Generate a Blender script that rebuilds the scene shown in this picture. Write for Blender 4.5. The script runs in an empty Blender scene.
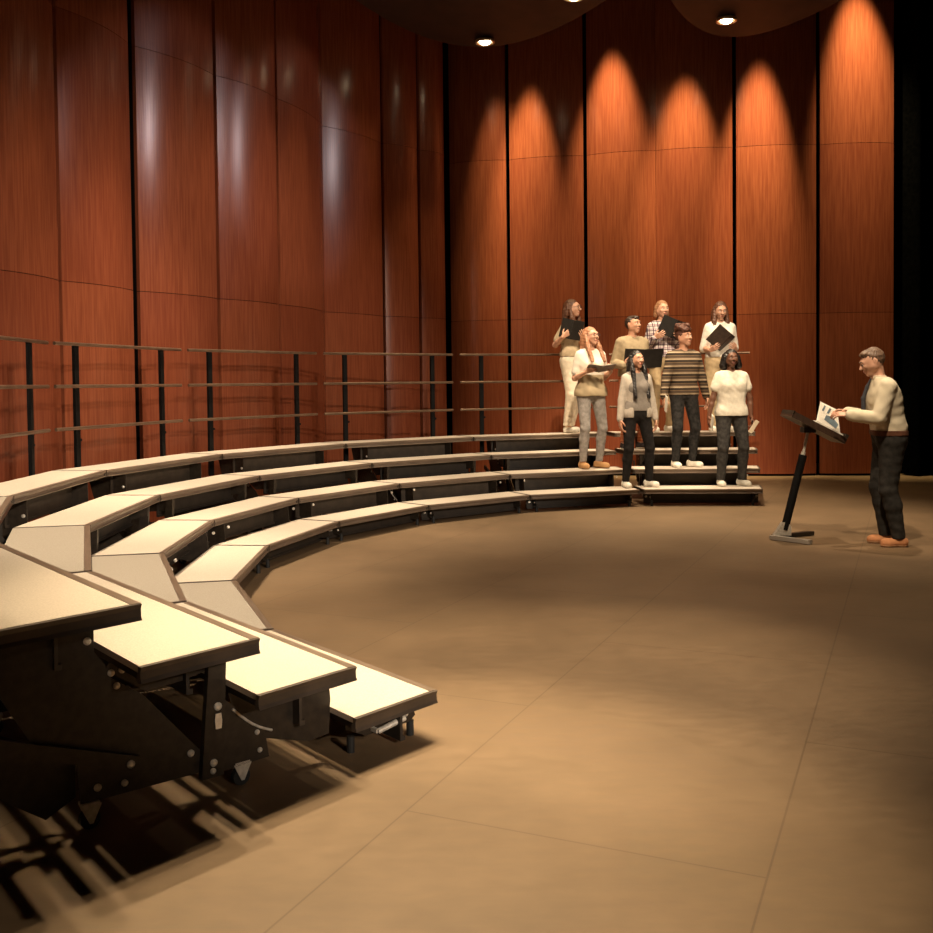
import bpy, bmesh, math, random
import numpy as np
from mathutils import Vector, Matrix, Euler
PI = math.pi
random.seed(4)
SC = bpy.context.scene
COL = SC.collection

# ------------------------------------------------------------------ camera
F_PX, PITCH, ROLL, CAM_H = 991.96, .03, .0111, 1.4981
cam_d = bpy.data.cameras.new('camera'); cam = bpy.data.objects.new('camera', cam_d); COL.objects.link(cam)
cam_d.sensor_width = 36; cam_d.lens = F_PX / 933 * 36; cam_d.clip_end = 200; cam_d.shift_y = -53.95 / 933
fwd = Vector((0, math.cos(PITCH), -math.sin(PITCH))); r0 = Vector((1, 0, 0)); dn = Vector((0, -math.sin(PITCH), -math.cos(PITCH)))
rgt = r0 * math.cos(ROLL) + dn * math.sin(ROLL); up = rgt.cross(fwd)
M = Matrix((rgt, up, -fwd)).transposed().to_4x4(); M.translation = (0, 0, CAM_H)
cam.matrix_world = M; SC.camera = cam

# ------------------------------------------------------------------ view, world
SC.view_settings.view_transform = 'Standard'; SC.view_settings.look = 'None'
SC.view_settings.gamma = 1; SC.view_settings.use_curve_mapping = False; SC.view_settings.exposure = 0.0
w = bpy.data.worlds.new('world'); SC.world = w; w.use_nodes = True
w.node_tree.nodes['Background'].inputs[0].default_value = (1, .62, .40, 1)
w.node_tree.nodes['Background'].inputs[1].default_value = .03

# ------------------------------------------------------------------ lamps
def spot(name, loc, target, watt, color, size=60, blend=.6, radius=.08):
    l = bpy.data.lights.new(name, 'SPOT'); l.energy = watt; l.color = color
    l.spot_size = math.radians(size); l.spot_blend = blend; l.shadow_soft_size = radius
    o = bpy.data.objects.new(name, l); COL.objects.link(o); o.location = loc
    o.rotation_euler = (Vector(target) - Vector(loc)).to_track_quat('-Z', 'Y').to_euler()
    return o
WARM = (1, .79, .54); WHITE = (1, .84, .66); AMBER = (1, .76, .38)
GOLD = (1, .78, .49)
# front-of-house spotlights, low and far to the right of the camera
spot('house_spotlight', (6.2, -7, 4.9), (-2.6, 10.8, .7), 4700, WHITE, 25, .6, .07)
spot('house_spotlight', (7.4, -7, 6.0), (-2.6, 10.8, .7), 4000, WHITE, 25, .6, .07)
# high spotlights at stage right, across to the left wall
spot('side_spotlight', (7.0, 8.6, 6.8), (-3.1, 11.1, 3.9), 440, (1, .82, .82), 20, .4, .06)
spot('side_spotlight', (7.5, 12.0, 6.7), (-2.3, 13.2, 4.3), 440, (1, .82, .82), 20, .4, .05)
# spotlights on the singers and the conductor
spot('stage_spotlight', (1.2, 6.2, 7.2), (2.4, 12.9, 1.5), 3400, WARM, 26, .7, .10)
spot('stage_spotlight', (5.4, 6.4, 7.2), (2.7, 12.9, 1.5), 1500, WARM, 24, .7, .10)
spot('stage_spotlight', (1.4, 5.0, 7.2), (3.7, 8.9, 1.2), 2100, WARM, 20, .8, .12)
# overhead downlights above the risers and the open stage
for x, y, z, e, s in ((-2.0, 3.0, 7.2, 300, 60), (-2.6, 6.2, 7.2, 3000, 48), (-2.2, 9.6, 7.2, 3000, 48),
                      (.6, 11.5, 7.0, 1500, 52), (2.7, 12.0, 7.0, 1700, 46),
                      (1.8, 7.6, 7.2, 800, 78), (5.0, 8.0, 7.2, 220, 80), (3.7, 10.0, 7.0, 1000, 50)):
    spot('overhead_downlight', (x, y, z), (x, y, 0), e, WARM, s, .9, .07)
for x, y, e in ((-1.7, 6.3, 1300), (-.9, 7.1, 1300), (.1, 6.6, 1700), (-.5, 5.2, 1100)): spot('overhead_downlight', (x, y, 7.2), (-.20, 3.4, 0), e, GOLD, 28, 1, .09)
spot('overhead_downlight', (-1.6, 5.2, 7.2), (-.6, 3.3, 0), 550, GOLD, 38, 1, .07)
spot('overhead_downlight', (.7, 7.0, 7.2), (.55, 5.1, 0), 2000, GOLD, 30, 1, .10)

# ------------------------------------------------------------------ materials
def mat(name, col, rough=.6, metal=0, spec=.5, emit=None, es=1):
    m = bpy.data.materials.new(name); m.use_nodes = True; b = m.node_tree.nodes['Principled BSDF']
    b.inputs['Base Color'].default_value = (*col, 1); b.inputs['Roughness'].default_value = rough
    b.inputs['Metallic'].default_value = metal; b.inputs['Specular IOR Level'].default_value = spec
    if emit: b.inputs['Emission Color'].default_value = (*emit, 1); b.inputs['Emission Strength'].default_value = es
    return m
def nodes(m): nt = m.node_tree; return nt, nt.nodes, nt.links, nt.nodes['Principled BSDF']
def noisy(name, c1, c2, scale, rough=.6, stretch=(1, 1, 1), bump=0, detail=4, metal=0, spec=.5, lo=.35, hi=.65):
    m = mat(name, c1, rough, metal, spec); nt, N, L, b = nodes(m)
    tc = N.new('ShaderNodeTexCoord'); mp = N.new('ShaderNodeMapping'); mp.inputs['Scale'].default_value = stretch
    nz = N.new('ShaderNodeTexNoise'); nz.inputs['Scale'].default_value = scale; nz.inputs['Detail'].default_value = detail
    cr = N.new('ShaderNodeValToRGB'); cr.color_ramp.elements[0].position = lo; cr.color_ramp.elements[1].position = hi
    cr.color_ramp.elements[0].color = (*c1, 1); cr.color_ramp.elements[1].color = (*c2, 1)
    L.new(tc.outputs['Object'], mp.inputs[0]); L.new(mp.outputs[0], nz.inputs[0]); L.new(nz.outputs[0], cr.inputs[0]); L.new(cr.outputs[0], b.inputs['Base Color'])
    if bump:
        bp = N.new('ShaderNodeBump'); bp.inputs['Strength'].default_value = bump; bp.inputs['Distance'].default_value = .01
        L.new(nz.outputs[0], bp.inputs['Height']); L.new(bp.outputs[0], b.inputs['Normal'])
    return m
MV = [noisy('mahogany_veneer', (.225, .058, .027), (.305, .088, .040), 6, .23, (9, 9, .35), .02, 6),
      noisy('mahogany_veneer_dark', (.205, .050, .024), (.275, .076, .035), 6, .27, (9, 9, .35), .02, 6)]
M_black = mat('black_paint', (.004, .0035, .0035), .75, spec=.2)
M_void = mat('black_masking', (.004, .004, .004), 1, spec=.1)
M_curtain = noisy('black_velour', (.0015, .0015, .0015), (.003, .003, .003), 20, 1, spec=0)
M_steel = noisy('black_steel', (.018, .013, .009), (.032, .023, .016), 30, .45, bump=.05, spec=.35)
M_panel = noisy('dark_brown_panel', (.015, .011, .008), (.026, .018, .013), 12, .6)
M_closure = noisy('brown_closure_board', (.038, .027, .018), (.058, .041, .028), 12, .6)
M_deck = noisy('cream_carpet_deck', (.515, .445, .370), (.605, .525, .44), 160, .85, bump=.12, detail=3, spec=.2)
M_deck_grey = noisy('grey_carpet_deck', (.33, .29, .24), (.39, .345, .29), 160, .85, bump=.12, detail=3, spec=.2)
M_side = noisy('brown_side_trim', (.045, .032, .023), (.070, .050, .036), 9, .5)
M_silver = mat('satin_silver', (.42, .37, .32), .4)
M_edge = noisy('bronze_edge_trim', (.13, .094, .068), (.19, .140, .102), 9, .38, (.5, 8, 1), spec=.5)
M_rail = noisy('bronze_rail_tube', (.14, .085, .055), (.20, .13, .085), 10, .35, metal=.5)
M_chrome = noisy('worn_chrome', (.60, .55, .48), (.78, .73, .65), 60, .35, metal=.35)
M_rubber = mat('black_rubber', (.012, .012, .012), .7)
M_cloud = noisy('dark_ceiling_panel', (.030, .014, .010), (.045, .021, .014), 4, .6)
M_lens = mat('lit_lamp_glass', (1, .9, .7), .3, emit=(1, .80, .50), es=26)
M_reflector = mat('brushed_reflector', (.8, .65, .45), .3, metal=.8)

def floor_material():
    m = mat('stage_floor', (.1, .06, .04), .5, spec=.35); nt, N, L, b = nodes(m)
    tc = N.new('ShaderNodeTexCoord')
    def noise(s, d, rot=None, sc=(1, 1, 1)):
        mp = N.new('ShaderNodeMapping'); mp.inputs['Scale'].default_value = sc
        L.new(tc.outputs['Object'], mp.inputs[0]); n = N.new('ShaderNodeTexNoise'); n.inputs['Scale'].default_value = s; n.inputs['Detail'].default_value = d
        L.new(mp.outputs[0], n.inputs[0]); return n
    n1 = noise(1.6, 10); n2 = noise(9, 12, None, (1, 2.2, 1))
    r1 = N.new('ShaderNodeValToRGB'); r1.color_ramp.elements[0].position = .3; r1.color_ramp.elements[1].position = .72
    r1.color_ramp.elements[0].color = (.165, .108, .060, 1); r1.color_ramp.elements[1].color = (.215, .141, .079, 1)
    L.new(n1.outputs[0], r1.inputs[0])
    mx = N.new('ShaderNodeMix'); mx.data_type = 'RGBA'; mx.blend_type = 'MULTIPLY'; mx.inputs[0].default_value = .55
    r2 = N.new('ShaderNodeValToRGB'); r2.color_ramp.elements[0].position = .3; r2.color_ramp.elements[1].position = .7
    r2.color_ramp.elements[0].color = (.72, .72, .72, 1); r2.color_ramp.elements[1].color = (1, 1, 1, 1)
    L.new(n2.outputs[0], r2.inputs[0]); L.new(r1.outputs[0], mx.inputs[6]); L.new(r2.outputs[0], mx.inputs[7])
    # sheet joints of the floor panels
    mp = N.new('ShaderNodeMapping'); mp.inputs['Rotation'].default_value = (0, 0, math.radians(-65.9)); mp.inputs['Location'].default_value = (-1.825, -.389, 0)
    L.new(tc.outputs['Object'], mp.inputs[0])
    bk = N.new('ShaderNodeTexBrick'); bk.inputs['Scale'].default_value = 1; bk.inputs['Brick Width'].default_value = 2.44; bk.inputs['Row Height'].default_value = 1.22
    bk.inputs['Mortar Size'].default_value = .0045; bk.inputs['Mortar Smooth'].default_value = .4
    bk.inputs['Color1'].default_value = (1, 1, 1, 1); bk.inputs['Color2'].default_value = (.96, .96, .96, 1); bk.inputs['Mortar'].default_value = (.72, .70, .68, 1)
    L.new(mp.outputs[0], bk.inputs[0])
    m2 = N.new('ShaderNodeMix'); m2.data_type = 'RGBA'; m2.blend_type = 'MULTIPLY'; m2.inputs[0].default_value = 1
    L.new(mx.outputs[2], m2.inputs[6]); L.new(bk.outputs[0], m2.inputs[7]); L.new(m2.outputs[2], b.inputs['Base Color'])
    mr = N.new('ShaderNodeMapRange'); mr.inputs[3].default_value = .42; mr.inputs[4].default_value = .62
    L.new(n2.outputs[0], mr.inputs[0]); L.new(mr.outputs[0], b.inputs['Roughness'])
    bp = N.new('ShaderNodeBump'); bp.inputs['Strength'].default_value = .06; bp.inputs['Distance'].default_value = .01
    L.new(n2.outputs[0], bp.inputs['Height']); L.new(bp.outputs[0], b.inputs['Normal'])
    return m
M_floor = floor_material()

# ------------------------------------------------------------------ mesh helpers
def link(name, bm, m, parent=None, smooth=False):
    me = bpy.data.meshes.new(name); bmesh.ops.recalc_face_normals(bm, faces=bm.faces); bm.to_mesh(me); bm.free()
    for x in (m if isinstance(m, (list, tuple)) else [m]): me.materials.append(x)
    if smooth:
        for p in me.polygons: p.use_smooth = True
    o = bpy.data.objects.new(name, me); COL.objects.link(o)
    if parent: o.parent = parent
    return o
def empty(name, label, cat, loc=(0, 0, 0), rz=0, group=None):
    o = bpy.data.objects.new(name, None); COL.objects.link(o); o.location = loc; o.rotation_euler = (0, 0, rz)
    o.empty_display_size = .1; return tag(o, label, cat, group)
def tag(o, label, cat, group=None):
    o['label'] = label; o['category'] = cat
    if group: o['group'] = group
    return o
def struct(o): o['kind'] = 'structure'; return o
def prism(bm, pts, vec):
    vec = Vector(vec); a = [bm.verts.new(p) for p in pts]; b = [bm.verts.new(Vector(p) + vec) for p in pts]
    bm.faces.new(a); bm.faces.new(b[::-1]); n = len(a)
    for i in range(n): bm.faces.new((a[i], b[i], b[(i + 1) % n], a[(i + 1) % n]))
def box(bm, lo, hi):
    x0, y0, z0 = lo; x1, y1, z1 = hi
    prism(bm, [(x0, y0, z0), (x1, y0, z0), (x1, y1, z0), (x0, y1, z0)], (0, 0, z1 - z0))
def bar(bm, a, b, w, h, upv=(0, 0, 1)):
    a = Vector(a); b = Vector(b); d = (b - a).normalized(); s = d.cross(Vector(upv))
    s = s.normalized() if s.length > 1e-4 else Vector((1, 0, 0)); u = s.cross(d)
    prism(bm, [a + s * w / 2 * i + u * h / 2 * j for i, j in ((-1, -1), (1, -1), (1, 1), (-1, 1))], b - a)
def tube(bm, a, b, r, n=12, r2=None):
    a = Vector(a); b = Vector(b); r2 = r if r2 is None else r2
    q = (b - a).to_track_quat('Z', 'Y')
    A = [bm.verts.new(a + q @ Vector((r * math.cos(2 * PI * i / n), r * math.sin(2 * PI * i / n), 0))) for i in range(n)]
    B = [bm.verts.new(b + q @ Vector((r2 * math.cos(2 * PI * i / n), r2 * math.sin(2 * PI * i / n), 0))) for i in range(n)]
    bm.faces.new(A[::-1]); bm.faces.new(B)
    for i in range(n): bm.faces.new((A[i], A[(i + 1) % n], B[(i + 1) % n], B[i]))
def lathe(bm, prof, c=(0, 0, 0), n=24):
    rings = []
    for r, z in prof: rings.append([bm.verts.new((c[0] + r * math.cos(2 * PI * i / n), c[1] + r * math.sin(2 * PI * i / n), c[2] + z)) for i in range(n)])
    for p, q in zip(rings, rings[1:]):
        for i in range(n): bm.faces.new((p[i], p[(i + 1) % n], q[(i + 1) % n], q[i]))
    bm.faces.new(rings[0][::-1]); bm.faces.new(rings[-1])
def copy_tree(o, parent=None, first=True):
    kids = list(o.children); c = o.copy(); COL.objects.link(c); c.parent = parent
    for k in kids: copy_tree(k, c)
    return c

# ------------------------------------------------------------------ setting
bm = bmesh.new(); box(bm, (-9, -9, -.1), (13, 19, 0)); struct(link('floor', bm, M_floor))
bm = bmesh.new(); box(bm, (-9, -9, 9.4), (13, 19, 9.5)); struct(link('ceiling', bm, M_void))
bm = bmesh.new(); box(bm, (-9, 17.6, 0), (13, 17.7, 9.4)); struct(link('wall_back', bm, M_void))
bm = bmesh.new(); box(bm, (-9, -9, 0), (-8.9, 17.6, 9.4)); struct(link('wall_left', bm, M_void))
bm = bmesh.new(); box(bm, (12.9, -9, 0), (13, 17.6, 9.4)); struct(link('wall_right', bm, M_void))

def shell_panel(a, b, label, group, k, gapA=.02, gapB=.02, sag=.09):
    """a tall tower of three veneered boards, gently convex towards the stage"""
    a = Vector((*a, 0)); b = Vector((*b, 0)); d = (b - a); Lg = d.length; d.normalize()
    n = Vector((d.y, -d.x, 0)); c = a + d * Lg / 2
    if n.dot(Vector((1.5, 8, 0)) - c) < 0: n = -n
    h = Lg / 2; t0, t1 = -h + gapA, h - gapB
    e = empty('wall_panel', label, 'wall panel', c, 0, group)
    N = 16
    def pt(t, z, off=0): return d * t + n * (sag * (1 - (t / h) ** 2) + off) + Vector((0, 0, z))
    zs = [(.035, 2.507), (2.513, 5.087), (5.093, 7.66), (7.666, 9.2)]
    for i, (z0, z1) in enumerate(zs):
        bm = bmesh.new(); g = {}
        ts = [t0 + (t1 - t0) * j / N for j in range(N + 1)]
        loop = [pt(t, z0) for t in ts] + [pt(t, z0, -.05) for t in ts[::-1]]
        prism(bm, loop, (0, 0, z1 - z0))
        o = link('veneer_board', bm, MV[(k + i) % 2], e)
        for p in o.data.polygons:
            if abs(p.normal.z) < .5 and abs(p.normal.dot(d)) < .9: p.use_smooth = True
        o.data.set_sharp_from_angle(angle=math.radians(40))
    bm = bmesh.new(); prism(bm, [pt(t0 + .01, 0, -.02), pt(t1 - .01, 0, -.02), pt(t1 - .01, 0, -.12), pt(t0 + .01, 0, -.12)], (0, 0, 9.0))
    link('support_frame', bm, M_black, e)
    return e
PL = [(-4.3, 7.1), (-4.1, 8.3), (-3.85, 9.45), (-3.50, 10.55), (-2.88, 11.6), (-2.345, 12.55), (-1.967, 13.9), (-1.226, 14.95), (-.704, 15.4), (-.308, 15.8)]
LL = ['nearest panel of the left wall, just outside the picture edge', 'reddish-brown veneer wall panel at the far left edge of the picture, behind the nearest rail',
      'reddish-brown veneer wall panel just left of the widest black gap in the left wall',
      'veneer wall panel just right of the widest black gap, with two bright pinkish highlights',
      'veneer wall panel with one bright pink streak along its left edge, second right of the widest black gap',
      'plain veneer wall panel directly left of the middle wall panel with the lone bright streak',
      'veneer wall panel with a lone bright streak high on its left side, mid left wall',
      'dim veneer wall panel third from the dark inner corner on the left wall',
      'narrow dim veneer wall panel touching the black gap of the inner corner']
LL[6], LL[7], LL[8] = LL[6], 'narrow dim veneer wall panel, next but one to the dark inner corner on the left wall', LL[8]
gaps = {1: (.03, .025), 2: (.025, .055), 3: (.055, .025)}
for i in range(1, len(PL) - 1):
    gA, gB = gaps.get(i, (.026, .026))
    if i == 5: gB = .003
    if i == 6: gA = .003
    shell_panel(PL[i], PL[i + 1], LL[i], 'tall veneer panels of the left wall', i, gA, gB)
PB = [(-.26, 16.4), (.71, 16.15), (1.933, 15.9), (2.998, 15.6), (4.184, 15.45), (5.442, 15.35), (6.612, 15.3)]
LB = ['darkest narrow veneer panel of the back wall, right of the inner corner',
      'amber-lit veneer panel of the back wall left of all the singers, bright near its left edge',
      'back wall veneer panel behind the four leftmost singers, with a broad amber glow high up',
      'back wall veneer panel behind the singer in the plaid shirt, brighter than the panel on its left',
      'back wall veneer panel behind the right end of the risers, with the brightest amber glow',
      'rightmost veneer panel of the back wall, next to the black curtain']
for i in range(6):
    gA, gB = .03, .03
    if i == 2: gB = .002
    if i == 3: gA = .002
    shell_panel(PB[i], PB[i + 1], LB[i], 'tall veneer panels of the back wall', i + 1, gA, gB)

def curtain(x0, x1, y, label, amp=.12, per=.34):
    bm = bmesh.new(); n = int((x1 - x0) / .03); pts = []
    for i in range(n + 1):
        x = x0 + (x1 - x0) * i / n; pts.append((x, y + amp * math.sin(2 * PI * (x - x0) / per) + .03 * math.sin(x * 7)))
    A = [bm.verts.new((px, py, .02)) for px, py in pts]; B = [bm.verts.new((px, py, 9.2)) for px, py in pts]
    C_ = [bm.verts.new((px, py + .01, .02)) for px, py in pts]; D = [bm.verts.new((px, py + .01, 9.2)) for px, py in pts]
    for i in range(n): bm.faces.new((A[i], A[i + 1], B[i + 1], B[i])); bm.faces.new((C_[i + 1], C_[i], D[i], D[i + 1]))
    o = link('stage_curtain', bm, M_curtain, None, True); tag(o, label, 'curtain'); return o
curtain(6.60, 12.6, 15.15, 'black pleated stage curtain at the right edge of the stage')

# ceiling reflectors, with downlights set into them
def cloud(outline, z0, label, rise=.10):
    bm = bmesh.new(); cx = sum(p[0] for p in outline) / len(outline); y1 = max(p[1] for p in outline)
    def zz(x, y): return z0 + rise * (y1 - y) * .25 + .05 * ((x - cx) ** 2)
    a = [bm.verts.new((x, y, zz(x, y))) for x, y in outline]; b = [bm.verts.new((x, y, zz(x, y) + .08)) for x, y in outline]
    bm.faces.new(a); bm.faces.new(b[::-1]); n = len(a)
    for i in range(n): bm.faces.new((a[i], b[i], b[(i + 1) % n], a[(i + 1) % n]))
    bmesh.ops.triangulate(bm, faces=[f for f in bm.faces if len(f.verts) > 4])
    e = empty('acoustic_ceiling_panel', label, 'ceiling panel', (0, 0, 0), 0, 'hanging ceiling panels')
    link('panel_board', bm, M_cloud, e)
    bm = bmesh.new()
    for sx in (-.5, .5): tube(bm, (cx + sx, y1 - 1.2, z0 + .2), (cx + sx, y1 - 1.2, 9.4), .012, 8)
    link('suspension_rod', bm, M_black, e); return zz
def curve_outline(xa, xb, yfar, ynear, sag):
    pts = []
    for i in range(17):
        t = i / 16; x = xa + (xb - xa) * t; pts.append((x, yfar - sag * (2 * t - 1) ** 2))
    return pts + [(xb, ynear), (xa, ynear)]
z1 = cloud(curve_outline(-1.75, 2.30, 14.5, 12.6, 2.0), 6.35, 'dark curved ceiling panel hanging over the inner corner, two downlights in it')
z2 = cloud(curve_outline(2.55, 5.15, 14.2, 12.6, 1.5), 6.35, 'dark curved ceiling panel hanging above the singers, one downlight in it')
def downlight(x, y, z, label, watt):
    e = empty('ceiling_downlight', label, 'ceiling light', (x, y, z), 0, 'lit downlights in the ceiling panels')
    bm = bmesh.new(); lathe(bm, [(.085, .02), (.135, .02), (.14, -.012), (.125, -.02), (.10, -.004), (.088, .018)], n=28)
    link('trim_ring', bm, M_reflector, e, True)
    bm = bmesh.new(); lathe(bm, [(.086, .015), (.075, -.012), (.045, -.035), (.012, -.044)], n=24)
    link('bulb', bm, M_lens, e, True)
    l = spot('downlight_lamp', (x, y, z - .09), (x, y, 0), watt, AMBER, 80, .6, .06)
DL = [(.32, 14.25, 'lit ceiling downlight farthest left, above the dark inner corner'), (1.44, 12.9, 'lit ceiling downlight cut by the top picture edge'),
      (3.57, 13.55, 'lit ceiling downlight farthest right, above the singers')]
for (x, y, lb), zz in zip(DL, (z1, z1, z2)): downlight(x, y, zz(x, y) - .02, lb, 120)
# wall-washing lamps hidden above the edge of the ceiling panels, close to the back wall
WW = [(.56, 16.19, 8.1, 1500, 21, .0), (.95, 16.1, 8.0, 3600, 23, .04), (2.12, 15.85, 8.2, 3800, 27, .22), (3.08, 15.6, 8.4, 600, 15, .02), (3.30, 15.55, 7.8, 3300, 28, .12), (4.45, 15.42, 8.2, 5600, 23, .04), (5.80, 15.35, 8.9, 4200, 29, .35)]
for x, yw, z, e, c, dx in WW:
    spot('wall_washer', (x, yw - .85, z), (x + dx, yw - .05, z - 3.9), e, AMBER, c, 1, .05)

# ------------------------------------------------------------------ choral risers
R, BETA, TH0, CX, CY, DD, Q, HH = 4.3255, .1619, 3.9942, 2.744, 7.4585, .4501, .456, .203
TB = math.tan(BETA)
def hw(y): return (R + y) * TB
def build_riser():
    e = empty('choral_riser', '', 'choral riser')
    for L in range(1, 5):
        y0 = (L - 1) * DD; y1 = y0 + Q; z = HH * L; g = .004
        def P(y, inset, zz): return [(-hw(y) + inset + g, y, zz), (hw(y) - inset - g, y, zz)]
        # deck board
        bm = bmesh.new(); i = .024; ya = y0 + .034
        prism(bm, [(-hw(ya) + i, ya, z - .024), (hw(ya) - i, ya, z - .024), (hw(y1) - i, y1, z - .024), (-hw(y1) + i, y1, z - .024)], (0, 0, .023))
        tr = link('tread', bm, M_deck, e)
        # metal edge frame: front nosing with a ribbed face, two side channels
        bm = bmesh.new()
        prof = [(0, 0), (.033, 0), (.033, -.055), (.006, -.055), (.000, -.048), (.010, -.040), (.012, -.026), (.002, -.018), (-.002, -.008)]
        g2 = g + .008; pts = [(-hw(y0) + g2, y0 + a, z + b) for a, b in prof]
        prism(bm, pts, (2 * (hw(y0) - g2), 0, 0))
        link('front_nosing', bm, M_edge, tr)
        for s in (-1, 1):
            bm = bmesh.new(); a = Vector((s * (hw(y0) - g), y0 - .001, z)); b = Vector((s * (hw(y1) - g), y1, z))
            nrm = Vector((s * math.cos(BETA), -math.sin(BETA), 0))
            prof2 = [(0, -.002), (-.020, -.002), (-.020, -.026), (-.030, -.028), (-.030, -.055), (0, -.055), (-.006, -.042), (-.007, -.018)]
            prism(bm, [a + nrm * p + Vector((0, 0, q)) for p, q in prof2], b - a)
            link('side_channel', bm, M_side, tr)
        bm = bmesh.new()
        prism(bm, [(-hw(y1) + .02, y1 - .05, z - .055), (hw(y1) - .02, y1 - .05, z - .055), (hw(y1) - .02, y1 - .012, z - .055), (-hw(y1) + .02, y1 - .012, z - .055)], (0, 0, .030))
        for t in (-.6, -.2, .2, .6): box(bm, (t - .018, y0 + .033, z - .052), (t + .018, y1 - .05, z - .025))
        link('under_frame', bm, M_steel, tr)
    # recessed closure boards below each tread
    for L, wfrac, hgt in ((1, .93, .125), (2, .80, .17), (3, .72, .16), (4, .66, .19)):
        y0 = (L - 1) * DD + .17; z = HH * L - .056; bm = bmesh.new(); ww = hw(y0) * wfrac
        box(bm, (-ww, y0, z - hgt), (ww, y0 + .012, z)); box(bm, (-ww, y0 - .012, z - hgt), (ww, y0, z - hgt + .018))
        link('closure_board', bm, M_closure if L in (2, 4) else M_panel, e)
    # folding steel side frames
    A = [(1.78, .745), (1.395, .745), (1.395, .60), (1.36, .55), (1.34, .50), (1.23, .42), (1.02, .17), (1.01, .09), (1.45, .09), (1.46, .24), (1.60, .33), (1.72, .55)]
    A2 = [(1.36, .53), (1.34, .555), (.93, .555), (.93, .47), (1.08, .44), (1.22, .43)]
    B = [(.99, .555), (.925, .555), (.945, .07), (1.03, .07)]
    C_ = [(.93, .34), (.885, .305), (.77, .205), (.75, .085), (.95, .075)]
    D_ = [(.90, .352), (.47, .352), (.46, .24), (.47, .10), (.56, .09), (.76, .15), (.88, .28)]
    E_ = [(.40, .148), (.07, .148), (.05, .085), (.08, .062), (.30, .055), (.40, .10)]
    G_ = [(1.45, .24), (1.78, .42), (1.80, .24), (1.55, .05), (1.45, .10)]
    for s in (-1, 1):
        t = .598 * s; bm = bmesh.new()
        for poly, off, th in ((A, 0, .008), (A2, -.004, .012), (B, .008, .03), (C_, .012, .01), (D_, -.012, .008), (E_, 0, .01), (G_, -.05, .006)):
            prism(bm, [(t + s * off, y, z) for y, z in poly], (s * th, 0, 0))
        fr = link('side_frame', bm, M_steel, e)
        bm = bmesh.new(); bar(bm, (t + s * .026, 1.26, .19), (t + s * .026, 1.80, .385), .02, .05)
        link('brace', bm, M_steel, fr)
        for y, z, r, x in ((1.418, .641, .013, .012), (1.34, .518, .012, .012), (1.302, .522, .012, .012), (1.322, .470, .012, .012), (1.289, .197, .014, .04),
                        (1.302, .127, .012, .014), (1.394, .135, .013, .012), (1.059, .17, .013, .012), (.965, .328, .015, .042), (.985, .125, .014, .042), (.988, .095, .011, .042),
                        (.80, .19, .010, .024), (.79, .12, .010, .024), (.42, .325, .012, .012), (.10, .10, .010, .014)):
            bm = bmesh.new(); tube(bm, (t + s * (x - .006), y, z), (t + s * (x + .002), y, z), r, 12); tube(bm, (t + s * (x + .002), y, z), (t + s * (x + .008), y, z), r, 12, r * .45)
            link('bolt', bm, M_chrome, fr)
        bm = bmesh.new(); prism(bm, [(t + s * .042, .965 + a, .275 + b) for a, b in ((-.011, -.028), (.011, -.028), (.014, 0), (.011, .028), (-.011, .028), (-.014, 0))], (s * .004, 0, 0))
        link('latch_plate', bm, M_chrome, fr)
        bm = bmesh.new(); q = [(t + s * .028, .90 - .16 * i / 6, .30 - .115 * i / 6 - .016 * math.sin(PI * i / 6)) for i in range(7)]
        for a, b in zip(q, q[1:]): tube(bm, a, b, .005, 8)
        link('release_cable', bm, M_chrome, fr)
        bm = bmesh.new(); tube(bm, (t + s * .05, .27, .075), (t + s * .06, .14, .105), .012, 10); box(bm, (min(t, t + s * .05), .262, .068), (max(t, t + s * .05), .278, .084))
        link('release_lever', bm, M_chrome, fr)
        for y in (1.42, .86):
            bm = bmesh.new(); tube(bm, (t - .012, y, .034), (t + .012, y, .034), .034, 22)
            cs = link('caster', bm, M_rubber, e)
            bm = bmesh.new(); prism(bm, [(t + s * .018, y - .036, .085), (t + s * .018, y + .036, .085), (t + s * .018, y + .006, .022), (t + s * .018, y - .006, .022)], (s * .004, 0, 0))
            prism(bm, [(t - s * .022, y - .03, .085), (t - s * .022, y + .03, .085), (t - s * .022, y + .006, .022), (t - s * .022, y - .006, .022)], (s * .004, 0, 0))
            box(bm, (t - .022, y - .03, .085), (t + .022, y + .03, .092))
            link('caster_fork', bm, M_chrome, cs)
        for y in (.07, .37): bm = bmesh.new(); tube(bm, (t, y, 0), (t, y, .066), .016, 12); link('rubber_foot', bm, M_rubber, e)
    # guard rail behind the top tread
    yb = 3 * DD + Q + .035; wb = hw(yb)
    for z in (1.865, 1.505, 1.145):
        bm = bmesh.new(); tube(bm, (-wb + .06, yb - .028, z), (wb - .06, yb - .028, z), .015, 12); link('guard_rail', bm, M_rail, e)
    for t in (-.62, .62):
        bm = bmesh.new(); box(bm, (t * wb / .97 - .027, yb - .014, .55), (t * wb / .97 + .027, yb + .016, 1.872))
        po = link('rail_post', bm, M_black, e)
        bm = bmesh.new(); tube(bm, (t * wb / .97 + .02, yb, 1.04), (t * wb / .97 + .05, yb, 1.04), .013, 10); link('clamp_knob', bm, M_black, po)
    return e
labels = ['nearest choral riser in the left foreground, its black side frame and casters showing',
          'choral riser section directly behind the nearest one, greyish treads facing away',
          'choral riser section where the row bends, behind the greyish-treaded one, below the leftmost rail',
          'choral riser section in front of the widest black gap of the left wall',
          'choral riser section between the one before the widest wall gap and the dark corner',
          'choral riser section in front of the dark inner corner',
          'choral riser section beneath the strawberry-blonde singer and the singer in cream trousers',
          'farthest choral riser section, right end of the row, under the woman in the cream T-shirt']
proto = build_riser(); PREV = None
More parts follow.
